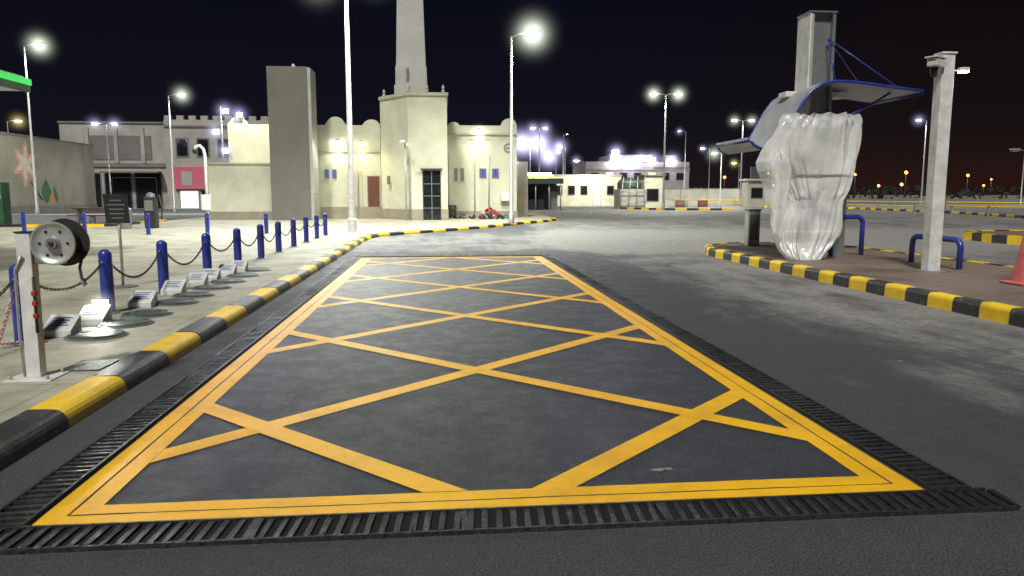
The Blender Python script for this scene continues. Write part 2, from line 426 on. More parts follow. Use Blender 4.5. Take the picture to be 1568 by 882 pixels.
def chaingeo(a,b,sag,ln=.05):
    a=Vector(a);b=Vector(b);n=int((b-a).length*1.06/(ln*.72)); geos=[]
    pts=[a.lerp(b,t/n)+Vector((0,0,-4*sag*(t/n)*(1-t/n))) for t in range(n+1)]
    for i in range(n):
        p=(pts[i]+pts[i+1])/2; t=(pts[i+1]-pts[i]).normalized()
        side=Vector((0,0,1)).cross(t).normalized(); up=t.cross(side)
        w=side if i%2 else up
        loop=[p+t*(ln*.5*math.cos(q))+w*(ln*.32*math.sin(q)) for q in [k*math.pi/4 for k in range(8)]]
        geos.append(tubegeo(loop,.0055,4,True))
    return geos
for a,b in zip(BY,BY[1:]):
    V,F=merge(chaingeo((BX,a+.1,.76),(BX,b-.1,.76),random.uniform(.2,.3)))
    mesh('barrier_chain',V,F,M_CHAIN,None,True)

# ------------------------------------------------------------------ fill point covers and wedge labels
def fillcover(x,y,r=.27):
    g=group('fill_point_cover',(x,y,.12))
    lathe('frame',[(r+.03,.118),(r+.03,.135),(r+.005,.138)],M_GREY,x,y,g,32)
    lathe('lid',[(r,.13),(r,.150),(r*.93,.156),(r*.6,.158),(r*.58,.153),(r*.3,.153),(.01,.155)],M_COVER,x,y,g,32)
    for a in (0,math.pi): lathe('lifting_key',[(.03,.15),(.03,.16),(.01,.162)],M_BLK,x+r*.78*math.cos(a+.6),y+r*.78*math.sin(a+.6),g,8)
for x,y in [(-3.62,8.05),(-3.62,8.78),(-3.64,9.45),(-3.64,10.45),(-3.64,11.2),(-3.64,12.1),(-3.62,12.95),(-3.62,13.9),(-3.62,14.9)]:
    fillcover(x,y)
def wedge(x,y,lit=False):
    g=group('fill_point_label_block',(x,y,.12))
    w,d=.15,.12; z=.12
    vs=[(x-w,y-d,z),(x+w,y-d,z),(x+w,y+d,z),(x-w,y+d,z),(x-w,y-d,z+.075),(x+w,y-d,z+.075),(x+w,y+d,z+.21),(x-w,y+d,z+.21)]
    fs=[(3,2,1,0),(4,5,6,7),(0,1,5,4),(1,2,6,5),(2,3,7,6),(3,0,4,7)]
    bevel(mesh('block',vs,fs,M_WHITE,g),.006)
    def top(u,v,o=.003): return (x+u*w,y+v*d,z+.1425+.0675*v+o)
    mesh('label',[top(-.8,-.75),top(.8,-.75),top(.8,.75),top(-.8,.75)],[(0,1,2,3)],M_LABEL,g)
    for i,v in enumerate((.5,.2,-.1,-.4)):
        e=.65-.12*(i%3)
        mesh('text_line',[top(-.65,v-.07,.005),top(e,v-.07,.005),top(e,v+.05,.005),top(-.65,v+.05,.005)],[(0,1,2,3)],M_INK,g)
for x,y in [(-4.0,8.12),(-3.98,8.82),(-3.95,10.15),(-3.98,11.4),(-3.96,12.4),(-3.96,13.1),(-3.9,13.9),(-3.9,14.7)]: wedge(x,y)
def spot(parent,loc,power,col,aim=(0,0,-1),ang=150,blend=.6,rad=.15):
    l=bpy.data.lights.new('lamp_light','SPOT'); l.energy=power; l.color=col; l.spot_size=math.radians(ang); l.spot_blend=blend; l.shadow_soft_size=rad
    o=bpy.data.objects.new('lamp_light',l); o.location=loc; o.rotation_euler=Vector(aim).to_track_quat('-Z','Y').to_euler(); COL.objects.link(o)
    if parent: o.parent=parent; o.matrix_parent_inverse=Matrix.Translation(-parent.location)
    return o
g=group('ground_floodlight',(-3.98,9.02,.12))
box('housing',-4.08,-3.88,9.01,9.06,.25,.385,M_BLK,g,.008)
box('lens',-4.065,-3.895,9.0,9.008,.262,.373,M_LAMPW,g)
tube('bracket',[(-4.1,9.035,.12),(-4.1,9.035,.32),(-4.08,9.035,.32)],.008,M_GREY,g,6)
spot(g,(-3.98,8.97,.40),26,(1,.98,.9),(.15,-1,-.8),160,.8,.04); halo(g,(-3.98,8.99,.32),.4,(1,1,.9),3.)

# ------------------------------------------------------------------ hose reel stand
g=group('air_hose_reel_stand',(-3.29,6.24,.12))
box('base_plate',-3.47,-3.11,6.08,6.40,.12,.132,M_WHITE,g,.003)
box('post',-3.345,-3.235,6.19,6.29,.132,1.30,M_WHITE,g,.006)
box('post_cap',-3.352,-3.228,6.183,6.297,1.30,1.31,M_BLK,g)
for a in (-1,1):
    for b in (-1,1): lathe('anchor_bolt',[(.014,.132),(.014,.16),(.008,.165)],M_GALV,-3.29+a*.14,6.24+b*.12,g,6,False)
def ydisc(name,cx_,cz,prof,m,parent,n=36,y0=0):
    vs=[];fs=[]
    for r,y in prof:
        for i in range(n):
            a=2*math.pi*i/n; vs.append((cx_+r*math.cos(a),y0+y,cz+r*math.sin(a)))
    for j in range(len(prof)-1):
        for i in range(n): fs.append((j*n+i,j*n+(i+1)%n,(j+1)*n+(i+1)%n,(j+1)*n+i))
    fs.append(tuple(range(n)));fs.append(tuple(range((len(prof)-1)*n,len(prof)*n)))
    o=mesh(name,vs,fs,m,parent,True); e=o.modifiers.new('es','EDGE_SPLIT'); e.split_angle=math.radians(35); return o
rx,rz,ry=-3.02,1.22,6.12
ydisc('rear_flange',rx+.02,rz,[(.185,.14),(.19,.135),(.19,.125),(.10,.12)],M_BLK,g,40,ry)
ydisc('front_flange',rx,rz,[(.02,-.035),(.05,-.035),(.055,-.012),(.10,-.004),(.135,-.012),(.155,-.028),(.168,-.028),(.172,-.018),(.165,0)],M_GALV,g,40,ry)
for k in range(4):
    tube('hose_coil',[(rx+.13*math.cos(a),ry+.025+k*.028,rz+.13*math.sin(a)) for a in [i*math.pi/14 for i in range(28)]],.015,M_TREAD,g,6,True)
ydisc('hub',rx,rz,[(.04,-.05),(.045,-.045),(.045,.14)],M_GREY,g,16,ry)
ydisc('hub_cap',rx,rz,[(.015,-.062),(.02,-.058),(.02,-.05)],M_BLK,g,12,ry)
for i in range(6):
    a=i*math.pi/3; ydisc('flange_hole',rx+.105*math.cos(a),rz+.105*math.sin(a),[(.011,-.0125),(.011,-.005)],M_BLK,g,10,ry)
box('bracket',-3.24,-2.98,6.22,6.26,1.05,1.12,M_GREY,g,.004)
box('bracket_arm',-3.30,-2.95,6.285,6.31,1.16,1.26,M_GREY,g,.004)
tube('hose_tail',[(rx+.12,ry+.08,rz-.05),(rx+.17,ry+.08,rz-.1),(rx+.15,ry+.06,rz-.2),(rx+.17,ry+.04,rz-.28),(rx+.2,ry+.03,rz-.3)],.012,M_TREAD,g,8)
tube('nozzle',[(rx+.15,ry+.05,rz-.26),(rx+.19,ry+.05,rz-.34)],[.012,.02],M_GALV,g,8)
tube('supply_pipe',[(-3.36,6.2,.14),(-3.365,6.18,.5),(-3.36,6.18,1.0),(-3.3,6.17,1.12)],.011,M_GALV,g,8)
for z_ in (.62,.72,.8): box('valve',-3.24,-3.205,6.15,6.19,z_,z_+.04,M_RED,g,.006)
tube('valve_pipe',[(-3.225,6.175,.5),(-3.225,6.175,.95)],.012,M_TREAD,g,8)
box('access_hatch_cover',-3.2,-2.88,6.42,6.80,.12,.134,M_COVER,None,.003)
g=group('warning_chain',(-4.2,7.5,.12))
for i,(V,F) in enumerate(chaingeo((-4.3,7.5,.16),(-3.9,7.62,.15),.0,.06)):
    mesh('link',V,F,M_RED if i%2 else M_WHITE,g,True)
for i,(V,F) in enumerate(chaingeo((-4.13,7.62,.75),(-4.24,7.4,.15),.0,.06)):
    mesh('link',V,F,M_RED if i%2 else M_WHITE,g,True)

g=group('information_sign',(-5.11,12.35,.12))
tube('post',[(-5.11,12.4,.12),(-5.11,12.4,1.5)],.022,M_GALV,g,10)
lathe('base',[(.22,.12),(.22,.135),(.05,.15)],M_GREY,-5.11,12.4,g,24)
vs=[(-5.29,12.36,1.15),(-4.93,12.36,1.15),(-4.93,12.30,1.61),(-5.29,12.30,1.61)]
vs+= [(x,y+.02,z) for x,y,z in vs]
mesh('panel',vs,[(0,1,2,3),(7,6,5,4),(0,4,5,1),(1,5,6,2),(2,6,7,3),(3,7,4,0)],M_BLK,g)
for z_ in (1.5,1.43,1.36,1.29,1.22):
    w=random.uniform(.08,.14); yy=12.36-(z_-1.15)/.46*.06-.003
    mesh('text_line',[(-5.11-w,yy,z_),(-5.11+w,yy,z_),(-5.11+w,yy-.003,z_+.02),(-5.11-w,yy-.003,z_+.02)],[(0,1,2,3)],M_GREY,g)

# ------------------------------------------------------------------ street lamps
def lamp(x,y,h,arms,lens=None,power=0,col=(.93,1,.78),r=.09,z0=0,size=1.,m=None,name='street_lamp',hr=2.4,hk=.3):
    lens=lens or M_LAMPW
    g=group(name,(x,y,z0)); m=m or M_GALV
    lathe('pole',[(r*1.5,z0),(r*1.5,z0+.5),(r*1.1,z0+.55),(r*.55,h-.1)],m,x,y,g,12)
    hc=CV if lens is M_LAMPV else (CY if lens is M_LAMPY else CW)
    for (dx,dy) in arms:
        L_=math.hypot(dx,dy); ux,uy=dx/L_,dy/L_
        tube('arm',[(x,y,h-.15),(x+dx*.5,y+dy*.5,h-.03),(x+dx,y+dy,h)],r*.4,m,g,8)
        hx,hy=x+dx,y+dy; a=math.atan2(uy,ux)
        l,w=.75*size,.3*size
        o=box('head',hx-l*.1,hx+l*.9,hy-w/2,hy+w/2,h-.02,h+.10*size,m,g,.03*size)
        o2=box('lens',hx,hx+l*.8,hy-w*.42,hy+w*.42,h-.15*size,h-.022,lens,g,.03*size)
        for q in (o,o2):
            for v in q.data.vertices:
                px,py=v.co.x-hx,v.co.y-hy
                v.co.x=hx+px*math.cos(a)-py*math.sin(a); v.co.y=hy+px*math.sin(a)+py*math.cos(a)
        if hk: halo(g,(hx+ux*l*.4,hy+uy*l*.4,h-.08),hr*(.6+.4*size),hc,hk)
        if power:
            spot(g,(hx+ux*l*.4,hy+uy*l*.4,h-.2*size),power,col)
    return g
W=(.97,1,.86); V_=(.86,.85,1.)
lamp(-28.6,56,11.9,[(.9,-.3)],power=6000,col=W,z0=.12,hk=.7)
lamp(-24.15,70.6,10.5,[(1,-.3)],power=4500,col=W,hk=.5)
lamp(-31.4,74.8,8.3,[(-.8,0),(.5,0)],M_LAMPV,size=.8,r=.07)
lamp(-45.6,84.8,9.4,[(.8,0)],M_LAMPY,size=1.)
lamp(-3.51,30.15,10.0,[(.9,-.8),(-.9,.5)],power=6500,col=(.95,.98,.95),z0=.12,r=.12,m=M_WHITE)
lamp(3.66,38.32,9.6,[(.75,-.4)],power=6500,col=W,z0=.12,r=.1,hr=2.6,hk=.8)
lamp(22.8,74.6,11.7,[(-1,0),(1,0)],power=4500,col=W,r=.11,hk=.6)
lamp(40.5,97.6,11.5,[(-.9,0),(.9,0)],power=4500,col=W,r=.11)
lamp(64.8,95,11.5,[(-1,-.2)],M_LAMPV,power=3000,col=(.9,.9,1),r=.11)
lamp(58,157,11.5,[(-1.3,0)],M_LAMPV,size=1.2)
lamp(38.5,115,11.5,[(-.9,0)],M_LAMPV,size=.5)
lamp(20.4,122.7,11.5,[(.5,0)],size=.3,hk=0)
lamp(15.2,114,11.7,[(-.7,0),(.6,0)],M_LAMPV,size=1.,hr=3)
lamp(17.3,143,11.4,[(-.9,0),(.9,0)],M_LAMPV,size=2.4,power=3000,col=V_,hr=5.,hk=.4)
lamp(27,173,10.4,[(-.9,0)],M_LAMPV,size=2.6,hr=5)
lamp(30,178,13,[(-.9,0)],M_LAMPV,size=1.8,hr=4.5)
lamp(73.7,88.3,7.2,[(-.9,0),(.6,0)],M_GREY,size=1.6,hk=0)
lamp(34,88,6.6,[(-.7,0)],M_LAMPW,size=.8,power=2500,col=W,hr=3)
for x_,y_,h_ in ((44,150,9),(50,190,10),(36,160,8),(70,170,9),(20,190,9),(62,210,9),(27,140,8),(33,200,13),(46,140,8)):
    lamp(x_,y_,h_,[(-.9,0)],random.choice([M_LAMPV,M_LAMPY,M_LAMPW]),size=1.3,hr=2.8,hk=.25)

# ------------------------------------------------------------------ buildings
def wallwin(g,x0,x1,z0,z1,y,m,frame=M_TAN,fr=.07,nm='window'):
    box(nm+'_frame',x0-fr,x1+fr,y-.05,y-.004,z0-fr,z1+fr,frame,g)
    box(nm,x0,x1,y-.058,y-.0505,z0,z1,m,g)
g=group('mosque',(-2,46,.12))
Z=.12
box('left_wing',-12.6,-3.6,46.5,58,Z,5.6,M_CREAM,g)
box('left_wing_dado',-7.3,-3.6,46.44,46.498,Z,.85,M_TAN,g)
prism('tower_block',[(-3.55,46.2),(-1.80,43.8),(.45,43.8),(.45,52),(-3.55,52)],Z,7.25,M_CREAM,g)
prism('tower_cornice',[(-3.63,46.16),(-1.84,43.72),(.53,43.72),(.53,52.1),(-3.63,52.1)],7.25,7.42,M_CREAM2,g)
prism('tower_dado',[(-3.58,46.16),(-1.82,43.76),(.48,43.76),(.48,50),(-3.5,50)],Z,.75,M_TAN,g)
box('right_wing',.452,4.9,47.6,58,Z,5.75,M_CREAM,g)
box('right_wing_dado',.49,4.95,47.54,47.598,Z,.55,M_TAN,g)
box('right_cornice',.47,4.98,47.50,47.597,5.35,5.47,M_CREAM2,g)
box('side_wall',4.902,5.9,50.0,50.3,Z,3.8,M_TAN,g)
def parapet(x0,x1,y,z,bumps):
    n=60; pts=[]
    for i in range(n+1):
        x=x0+(x1-x0)*i/n; h=.18
        for c,w,hh in bumps:
            d=abs(x-c)/w
            if d<1: h=max(h,.18+hh*math.sqrt(1-d*d))
        pts.append((x,h))
    vs=[];fs=[]
    for yy in (y,y+.3):
        for x,h in pts: vs.append((x,yy,z-.0)); vs.append((x,yy,z+h))
    k=2*(n+1)
    for i in range(n):
        a=2*i
        fs+=[(a,a+2,a+3,a+1),(k+a,k+a+1,k+a+3,k+a+2),(a+1,a+3,k+a+3,k+a+1)]
    fs+=[(0,1,k+1,k),(2*n,k+2*n,k+2*n+1,2*n+1)]
    mesh('parapet',vs,fs,M_CREAM,g)
parapet(-12.6,-3.62,46.5,5.6,[(-12,.5,.45),(-9,.6,.5),(-6.25,.55,.5),(-4.1,.5,.35)])
parapet(.46,4.9,47.6,5.75,[(.9,.35,.2),(4.4,.5,.45)])
for i in range(5): lathe('tower_finial',[(.09,7.42),(.12,7.55),(.05,7.62),(.1,7.74),(.01,7.9)],M_CREAM2,[-3.3,-1.75,.25,-.7,-3.3][i],[46.3,44.1,44.1,44.1,49][i],g,8)
for i in range(4): box('wall_recess_light',.95+i*.95,1.35+i*.95,47.57,47.597,5.05,5.2,M_CREAM2,g)
box('string_course',-7.3,-3.62,46.45,46.497,4.15,4.22,M_CREAM2,g)
o=mesh('emblem_ring',*tubegeo([(4.35+.26*math.cos(a),47.56,4.55+.26*math.sin(a)) for a in [i*math.pi/10 for i in range(20)]],.035,6,True),M_GREY,g,True)
box('emblem_bar',4.2,4.5,47.55,47.59,4.5,4.58,M_GREY,g)
mx,my=-1.62,46.1
lathe('minaret',[(1.40,7.42),(1.40,8.0),(1.30,8.02),(1.28,9.1),(1.22,9.12),(1.03,14.0),(.95,18),(1.25,18.2),(1.25,19.1),(.7,19.1),(.65,21.5),(.75,21.6),(.4,22.6),(.05,24)],M_MIN,mx,my,g,4,False,math.pi/4+.0)
box('minaret_slot',-1.9,-1.75,my-1.0,my-.88,8.3,8.95,M_GREY,g)
wallwin(g,-.95,.0,Z,2.95,43.8,M_DARK,M_BLK,.05,'dark_entrance')
for zz in (.8,1.5,2.2): box('glazing_bar',-.95,0,43.735,43.741,zz,zz+.04,M_GREY,g)
box('glazing_bar',-.5,-.46,43.733,43.7405,Z,2.95,M_GREY,g)
box('canopy_lintel',-1.1,.15,43.5,43.74,3.03,3.1,M_BLK,g)
wallwin(g,-4.4-.0,-3.72,Z,2.7,46.5,M_BROWN,M_TAN,.05,'brown_door')
for x0,x1 in ((2.55,2.9),(3.35,3.7)):
    wallwin(g,x0,x1,2.7,3.2,47.6,M_WINB,M_GREY,.05); box('glazing_bar',(x0+x1)/2-.02,(x0+x1)/2+.02,47.535,47.5415,2.7,3.2,M_BLK,g)
for x0 in (.9,1.3): wallwin(g,x0,x0+.22,2.45,3.25,47.6,M_GREYW,M_CREAM2,.04)
wallwin(g,-6.95,-6.75,2.6,3.1,46.5,M_WINB,M_GREY,.03); wallwin(g,-6.5,-6.3,2.6,3.1,46.5,M_WINB,M_GREY,.03)
for x0 in (-5.6,-5.2,-4.9): wallwin(g,x0,x0+.16,.9,3.0,46.5,M_CREAM2,M_CREAM2,.03,'slot')
for x,y in ((-1.72,43.72),(.55,47.5),(2.2,47.52),(3.1,47.52),(-5.0,46.42)): tube('downpipe',[(x,y,.2),(x,y,4.2)],.035,M_OFFW,g,6)
box('air_conditioner',3.85,4.5,47.2,47.5,1.2,1.75,M_WHITE,g,.02); box('wall_sign',-3.1-.1,-2.9,45.1,45.14,2.2,2.7,M_GREYW,g,0,-.93)
def walllight(x,y,z,lens,p,col,aim=(0,-.5,-1)):
    box('wall_light_body',x-.12,x+.12,y-.25,y,z,z+.1,M_GREY,g)
    lathe('wall_light_lens',[(.03,z-.14),(.11,z-.1),(.13,z-.003)],lens,x,y-.13,g,12)
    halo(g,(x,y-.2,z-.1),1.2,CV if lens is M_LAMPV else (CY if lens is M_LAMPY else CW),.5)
    if p: spot(g,(x,y-.3,z-.2),p,col,aim,165,.9,.1)
walllight(-4.75,46.45,4.75,M_LAMPY,260,(1,.85,.4)); walllight(-6.2,46.45,4.8,M_LAMPW,200,(.95,1,.85))
walllight(2.45,47.4,5.6,M_LAMPW,260,(.95,1,.8)); walllight(4.9,49.9,3.9,M_LAMPV,150,V_)
for x,z in ((-12.6,6.5),(-13.2,5.3),(-12.7,4.2),(-11.8,6.3)):
    box('floodlight_body',x-.2,x+.2,46.2,46.3,z-.15,z+.15,M_BLK,g); box('floodlight_lens',x-.17,x+.17,46.19,46.198,z-.12,z+.12,M_LAMPV,g)
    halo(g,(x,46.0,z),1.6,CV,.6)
tube('floodlight_mast',[(-12.9,46.35,3),(-12.9,46.35,6.8)],.05,M_GALV,g,8)
spot(g,(-12.6,45.9,6.3),900,V_,(.1,-.8,-.5),150)
spot(g,(-11.0,45.0,7.5),800,(1,.97,.7),(0,.7,-.6),150)
g=group('camera_pole',(-1.9,43.2,.12)); tube('post',[(-1.95,43.2,.12),(-1.95,43.2,4.6)],.045,M_GALV,g,8); box('camera',-2.25,-1.95,42.95,43.15,4.5,4.65,M_WHITE,g,.02); box('camera',-1.9,-1.7,43.0,43.15,4.35,4.5,M_WHITE,g,.02)
tube('arm',[(-1.95,43.2,4.55),(-2.3,43.1,4.7)],.02,M_GALV,g,6)
g=group('rubble_pile',(3.2,46.0,.12))
for i in range(90):
    heap=i>40
    if heap:
        x=random.gauss(3.0,.38); y=random.gauss(45.3,.3); s=random.uniform(.08,.2)
        hz=max(0,.55*math.exp(-((x-3.0)/.45)**2))*random.random()
        mm=random.choice([M_JUNK,M_WHITE,M_RED,M_BLK,M_BROWN,M_OFFW,M_BLK])
    else:
        x=random.uniform(.9,4.4); y=random.uniform(45.9,47.1); s=random.uniform(.07,.18); hz=0
        mm=random.choice([M_JUNK,M_JUNK,M_OFFW,M_BLK,M_COVER])
    bm=bmesh.new(); bmesh.ops.create_icosphere(bm,subdivisions=1,radius=s)
    st=random.uniform(1,2.2)
    for v in bm.verts: v.co*=random.uniform(.5,1.35); v.co.z*=.6; v.co.x*=st
    me=bpy.data.meshes.new('rubble'); bm.to_mesh(me); bm.free(); me.materials.append(mm)
    o=bpy.data.objects.new('rubble',me); o.location=(x-3.2,y-46.0,s*.5+hz); o.rotation_euler=(random.random(),random.random(),3*random.random()); COL.objects.link(o); o.parent=g
g=group('oil_drum',(.75,47,.12)); lathe('drum',[(.28,.12),(.28,.4),(.29,.42),(.28,.44),(.28,.7),(.29,.72),(.28,.74),(.28,.95),(.26,.955)],M_COVER,.75,47.0,g,16)

g=group('sign_pylon_slab',(-8.5,45,.12))
box('body',-9.75,-7.5,44.4,46.3,.12,8.85,M_SLAB,g,.02)
box('side_panel',-7.498,-7.32,44.42,46.28,.12,8.80,M_SLAB2,g)
for z_ in (1.6,3.1,4.6,6.1,7.6): box('joint',-7.319,-7.312,44.42,46.28,z_,z_+.03,M_GREY,g)
for z_ in (2.2,4.4,6.6): box('joint',-9.72,-7.53,44.394,44.399,z_,z_+.02,M_GREY,g)
lathe('beacon',[(.12,8.85),(.12,8.95),(.08,9.05),(.01,9.1)],M_WHITE,-8.35,45,g,10)
g=group('plant_room',(-11.8,47,.12))
box('wall_block',-13.5,-9.9,45.2,46.4,.12,3.35,M_CREAM,g,.02); box('coping',-13.56,-9.88,45.14,46.42,3.35,3.45,M_CREAM2,g); box('dado',-13.55,-9.89,45.15,45.195,.12,.6,M_TAN,g)

# left commercial building
g=group('commercial_building',(-30,88,0))
Y0=86.0
box('left_block',-41,-29.9,Y0,98,0,9.3,M_OFFW,g); box('left_coping',-41.1,-29.85,Y0-.12,98.1,9.3,9.5,M_GREYW,g)
box('left_recess',-38.5,-31.5,Y0-.06,Y0-.003,5.4,8.0,M_GREYW,g); box('right_block',-29.88,-14.5,Y0-.6,98,0,9.7,M_OFFW,g)
for i in range(12):
    x=-29.8+i*1.28; box('merlon',x,x+.75,Y0-.6,Y0-.2,9.7,10.15,M_OFFW,g)
box('cornice',-29.86,-14.5,Y0-.72,Y0-.603,8.9,9.1,M_GREYW,g)
box('string_course',-41.05,-29.9,Y0-.14,Y0-.061,4.6,5.0,M_GREYW,g)
for x in (-38.2,-35.2,-32.4): box('pilaster',x-.2,x+.2,Y0-.13,Y0-.065,5.05,8.9,M_OFFW,g)
for x in (-28.6,-26.4,-24.2,-22.0,-19.8): wallwin(g,x,x+1.1,5.8,7.6,Y0-.6,M_DARK,M_GREYW,.15)
for i,x in enumerate((-39.8,-36.6,-33.4)): wallwin(g,x,x+2.7,.1,3.9,Y0,M_DARK,M_GREYW,.12,'shopfront')
box('pink_fascia',-29.0,-23.6,Y0-.9,Y0-.62,2.2,4.6,M_PINK,g); box('shop_sign',-28.2,-27.1,Y0-.93,Y0-.903,2.6,4.1,M_OFFW,g)
wallwin(g,-28.5,-26.6,.1,2.0,Y0-.6,M_WINL,M_GREYW,.1,'lit_door'); wallwin(g,-26.2,-24.0,.1,2.0,Y0-.6,M_DARK,M_GREYW,.1,'shopfront')
box('awning',-36.5,-30.5,Y0-1.6,Y0-.15,3.95,4.1,M_GREYW,g)
tube('gate_frame',[(-35,Y0-2,0),(-35,Y0-2,3.4),(-30.5,Y0-2,3.4),(-30.5,Y0-2,0)],.06,M_BLK,g,6)
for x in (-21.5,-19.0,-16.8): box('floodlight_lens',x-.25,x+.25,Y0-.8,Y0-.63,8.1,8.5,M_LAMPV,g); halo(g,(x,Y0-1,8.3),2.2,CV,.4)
spot(g,(-19.5,84,8.3),1800,V_,(0,-.6,-.8),160)

# mural wall
g=group('mural_wall',(-32.5,62,0))
box('wall',-32.9,-32.5,40,74.2,0,6.1,M_MURAL,g); box('coping',-33.0,-32.44,40,74.3,6.1,6.25,M_GREYW,g)
box('plinth',-32.498,-32.42,40,74.2,0,.7,M_GREYW,g)
def petal(cy,cz,ang,L_,w,m,x):
    pts=[]
    for i in range(17):
        t=i/16; pts.append((t*L_, w*math.sin(math.pi*t**.8)))
    pts+= [(a,-b) for a,b in pts[::-1][1:-1]]
    vs=[(x,cy+a*math.cos(ang)-b*math.sin(ang),cz+a*math.sin(ang)+b*math.cos(ang)) for a,b in pts]
    mesh('petal',vs,[tuple(range(len(vs)))],m,g)
for i in range(6):
    a=i*math.pi/3+.4
    petal(62.4,4.0,a,1.9,.46,M_PETAL,-32.492+i*.001); petal(62.4,4.0,a,1.45,.25,M_PETW,-32.482+i*.001)
petal(65.2,.9,1.5,2.0,.75,M_LEAF,-32.49); petal(65.9,.8,1.2,1.2,.35,M_ORG,-32.484)
petal(67.0,.9,1.9,1.6,.3,M_LEAF,-32.492)
tubepts=[(-32.47,63+.3*i,2.6-.28*i) for i in range(6)]; tube('stem',tubepts,.05,M_LEAF,g,6)
for yy in range(44,74,4): box('panel_joint',-32.4985,-32.494,yy,yy+.04,.7,6.1,M_GREYW,g)

# mid-distance buildings
g=group('distant_white_building',(33,125,0))
box('main',24,41.6,122,134,0,7.0,M_PINKW,g); box('upper',28,35,121.6,130,7.0,8.1,M_PINKW,g); box('band',24,41.7,121.9,121.997,5.6,5.9,M_GREYW,g)
box('roof_plant',38,40,124,127,7.0,8.2,M_GREYW,g)
box('scaffold_band',35.4,41.5,121.7,121.89,6.1,6.9,M_GREYW,g)
for i in range(7): wallwin(g,25+i*2.4,26.2+i*2.4,4.0,5.2,122,M_WINY if i in (1,4) else M_DARK,M_GREYW,.1)
for x,z in ((28.8,8.5),(33,7.4),(35,7.3),(28.5,6.8),(38.2,7.1),(31,6.6)):
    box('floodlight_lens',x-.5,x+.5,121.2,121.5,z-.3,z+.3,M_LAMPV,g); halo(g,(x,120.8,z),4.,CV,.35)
spot(g,(33,115,8.5),1300,(1,.97,.95),(0,.6,-1),165); spot(g,(40,115,8.5),1000,(1,.97,.95),(0,.6,-1),165)
g=group('low_white_building',(20,105,0))
box('main',11.5,25.6,104,112,0,4.2,M_CREAM,g); box('coping',11.4,25.7,103.9,112,4.2,4.4,M_OFFW,g)
for x in (16.2,18.0,19.8,23.6): wallwin(g,x,x+.9,1.6,2.8,104,M_DARK,M_GREYW,.08)
wallwin(g,21.6,22.6,0.1,3.2,104,M_WINL,M_GREYW,.08,'lit_door')
box('lit_fascia',12,15.5,103.6,103.9,4.3,4.6,M_LAMPY,g)
g.name='low_white_building'
spot(g,(21,101,5.5),2400,(1,.95,.75),(0,.7,-1),165)
g=group('boundary_wall',(43,106,0)); box('wall',25.8,60,106,106.3,0,2.4,M_OFFW,g); box('coping',25.8,60,105.95,106.35,2.4,2.5,M_GREYW,g)
for x in range(27,60,4): box('pier',x,x+.4,105.85,105.999,0,2.4,M_OFFW,g)
g=group('green_mesh_kiosk',(22.3,83,0))
box('base',20.1,22.9,82,85,0,2.2,M_OFFW,g,.05); lathe('tank',[(1.4,2.2),(1.4,2.9),(1.1,3.3),(.3,3.5)],M_COVER,21.5,83.5,g,14)
box('shed',23.0,25.2,82.5,86,0,3.7,M_CREAM,g); box('shed_roof',22.9,25.4,82.3,86.2,3.7,3.85,M_GREYW,g); wallwin(g,23.3,24.6,.9,2.2,82.5,M_DARK,M_GREYW)
for i in range(4): tube('frame',[(20+i*.95,81.7,0),(20.4+i*.8,81.7,3.6)],.05,M_GALV,g,5)
for i in range(3): tube('frame',[(20,81.65,.8+i*1.1),(23.2,81.65,.8+i*1.1)],.04,M_GALV,g,5)
g=group('shade_shelter',(10.5,75,0))
box('roof',8.1,12.6,76,80,3.0,3.2,M_GREY,g,.03); box('fascia',8.05,12.65,75.9,75.98,2.7,3.25,M_COVER,g)
for x in (8.3,9.8,11.2,12.4):
    tube('post',[(x,76.2,0),(x,76.2,3)],.07,M_GALV,g,6)
box('rear_wall',8.2,12.5,79.5,79.7,0,3,M_BLK,g); box('counter',8.5,10.8,77,77.8,0,1.1,M_BLK,g); box('cabinet',11.3,12.2,77,77.8,0,1.9,M_GREY,g)
g=group('guard_booth',(41,92,0))
box('cabin',37.5,39.7,88,90,0,3.3,M_OFFW,g,.03); box('roof',37.2,40,87.7,90.3,3.3,3.5,M_CREAM2,g); wallwin(g,37.9,39.3,1.2,2.4,88,M_DARK,M_GREYW); box('sign_top',38,39.4,88.5,88.8,3.5,5.0,M_COVER,g)
for i in range(7):
    x=[22.6,24.0,25.4,29.5,31,32.5,34][i]; y=[88,88,88,94,94,94,94][i]
    g=group('plastic_barrier',(x,y,0))
    vs=[(x-.6,y-.25,0),(x+.6,y-.25,0),(x+.6,y-.25,.25),(x+.6,y-.08,.85),(x-.6,y-.08,.85),(x-.6,y-.25,.25)]
    vs+=[(a,2*y-b,c) for a,b,c in vs]
    fs=[(0,1,2,5),(5,2,3,4),(6,11,8,7),(11,10,9,8),(4,3,9,10),(0,5,11,6),(5,4,10,11),(1,7,8,2),(2,8,9,3),(0,6,7,1)]
    mesh('body',vs,fs,M_BROWN if i%2==0 else M_OFFW,g)
g=group('guard_rail',(45,70,0))
pts=[(72,52),(55,60),(48,72),(44,92),(33,104)]
rs=resample(pts,2.5)
for p in rs: box('post',p.x-.05,p.x+.05,p.y-.05,p.y+.05,0,.95,M_GALV,g)
for z_ in (.45,.85): tube('rail',[(p.x,p.y-.08,z_) for p in rs],.06,M_KY,g,6)
g=group('guard_rail',(45,45,0))
rs=resample([(33,49),(42,47.5),(60,46)],2.4)
for p in rs: box('post',p.x-.05,p.x+.05,p.y-.05,p.y+.05,0,.9,M_GALV,g)
tube('rail',[(p.x,p.y-.08,.85) for p in rs],.06,M_OFFW,g,6)
vs=[];fs=[]
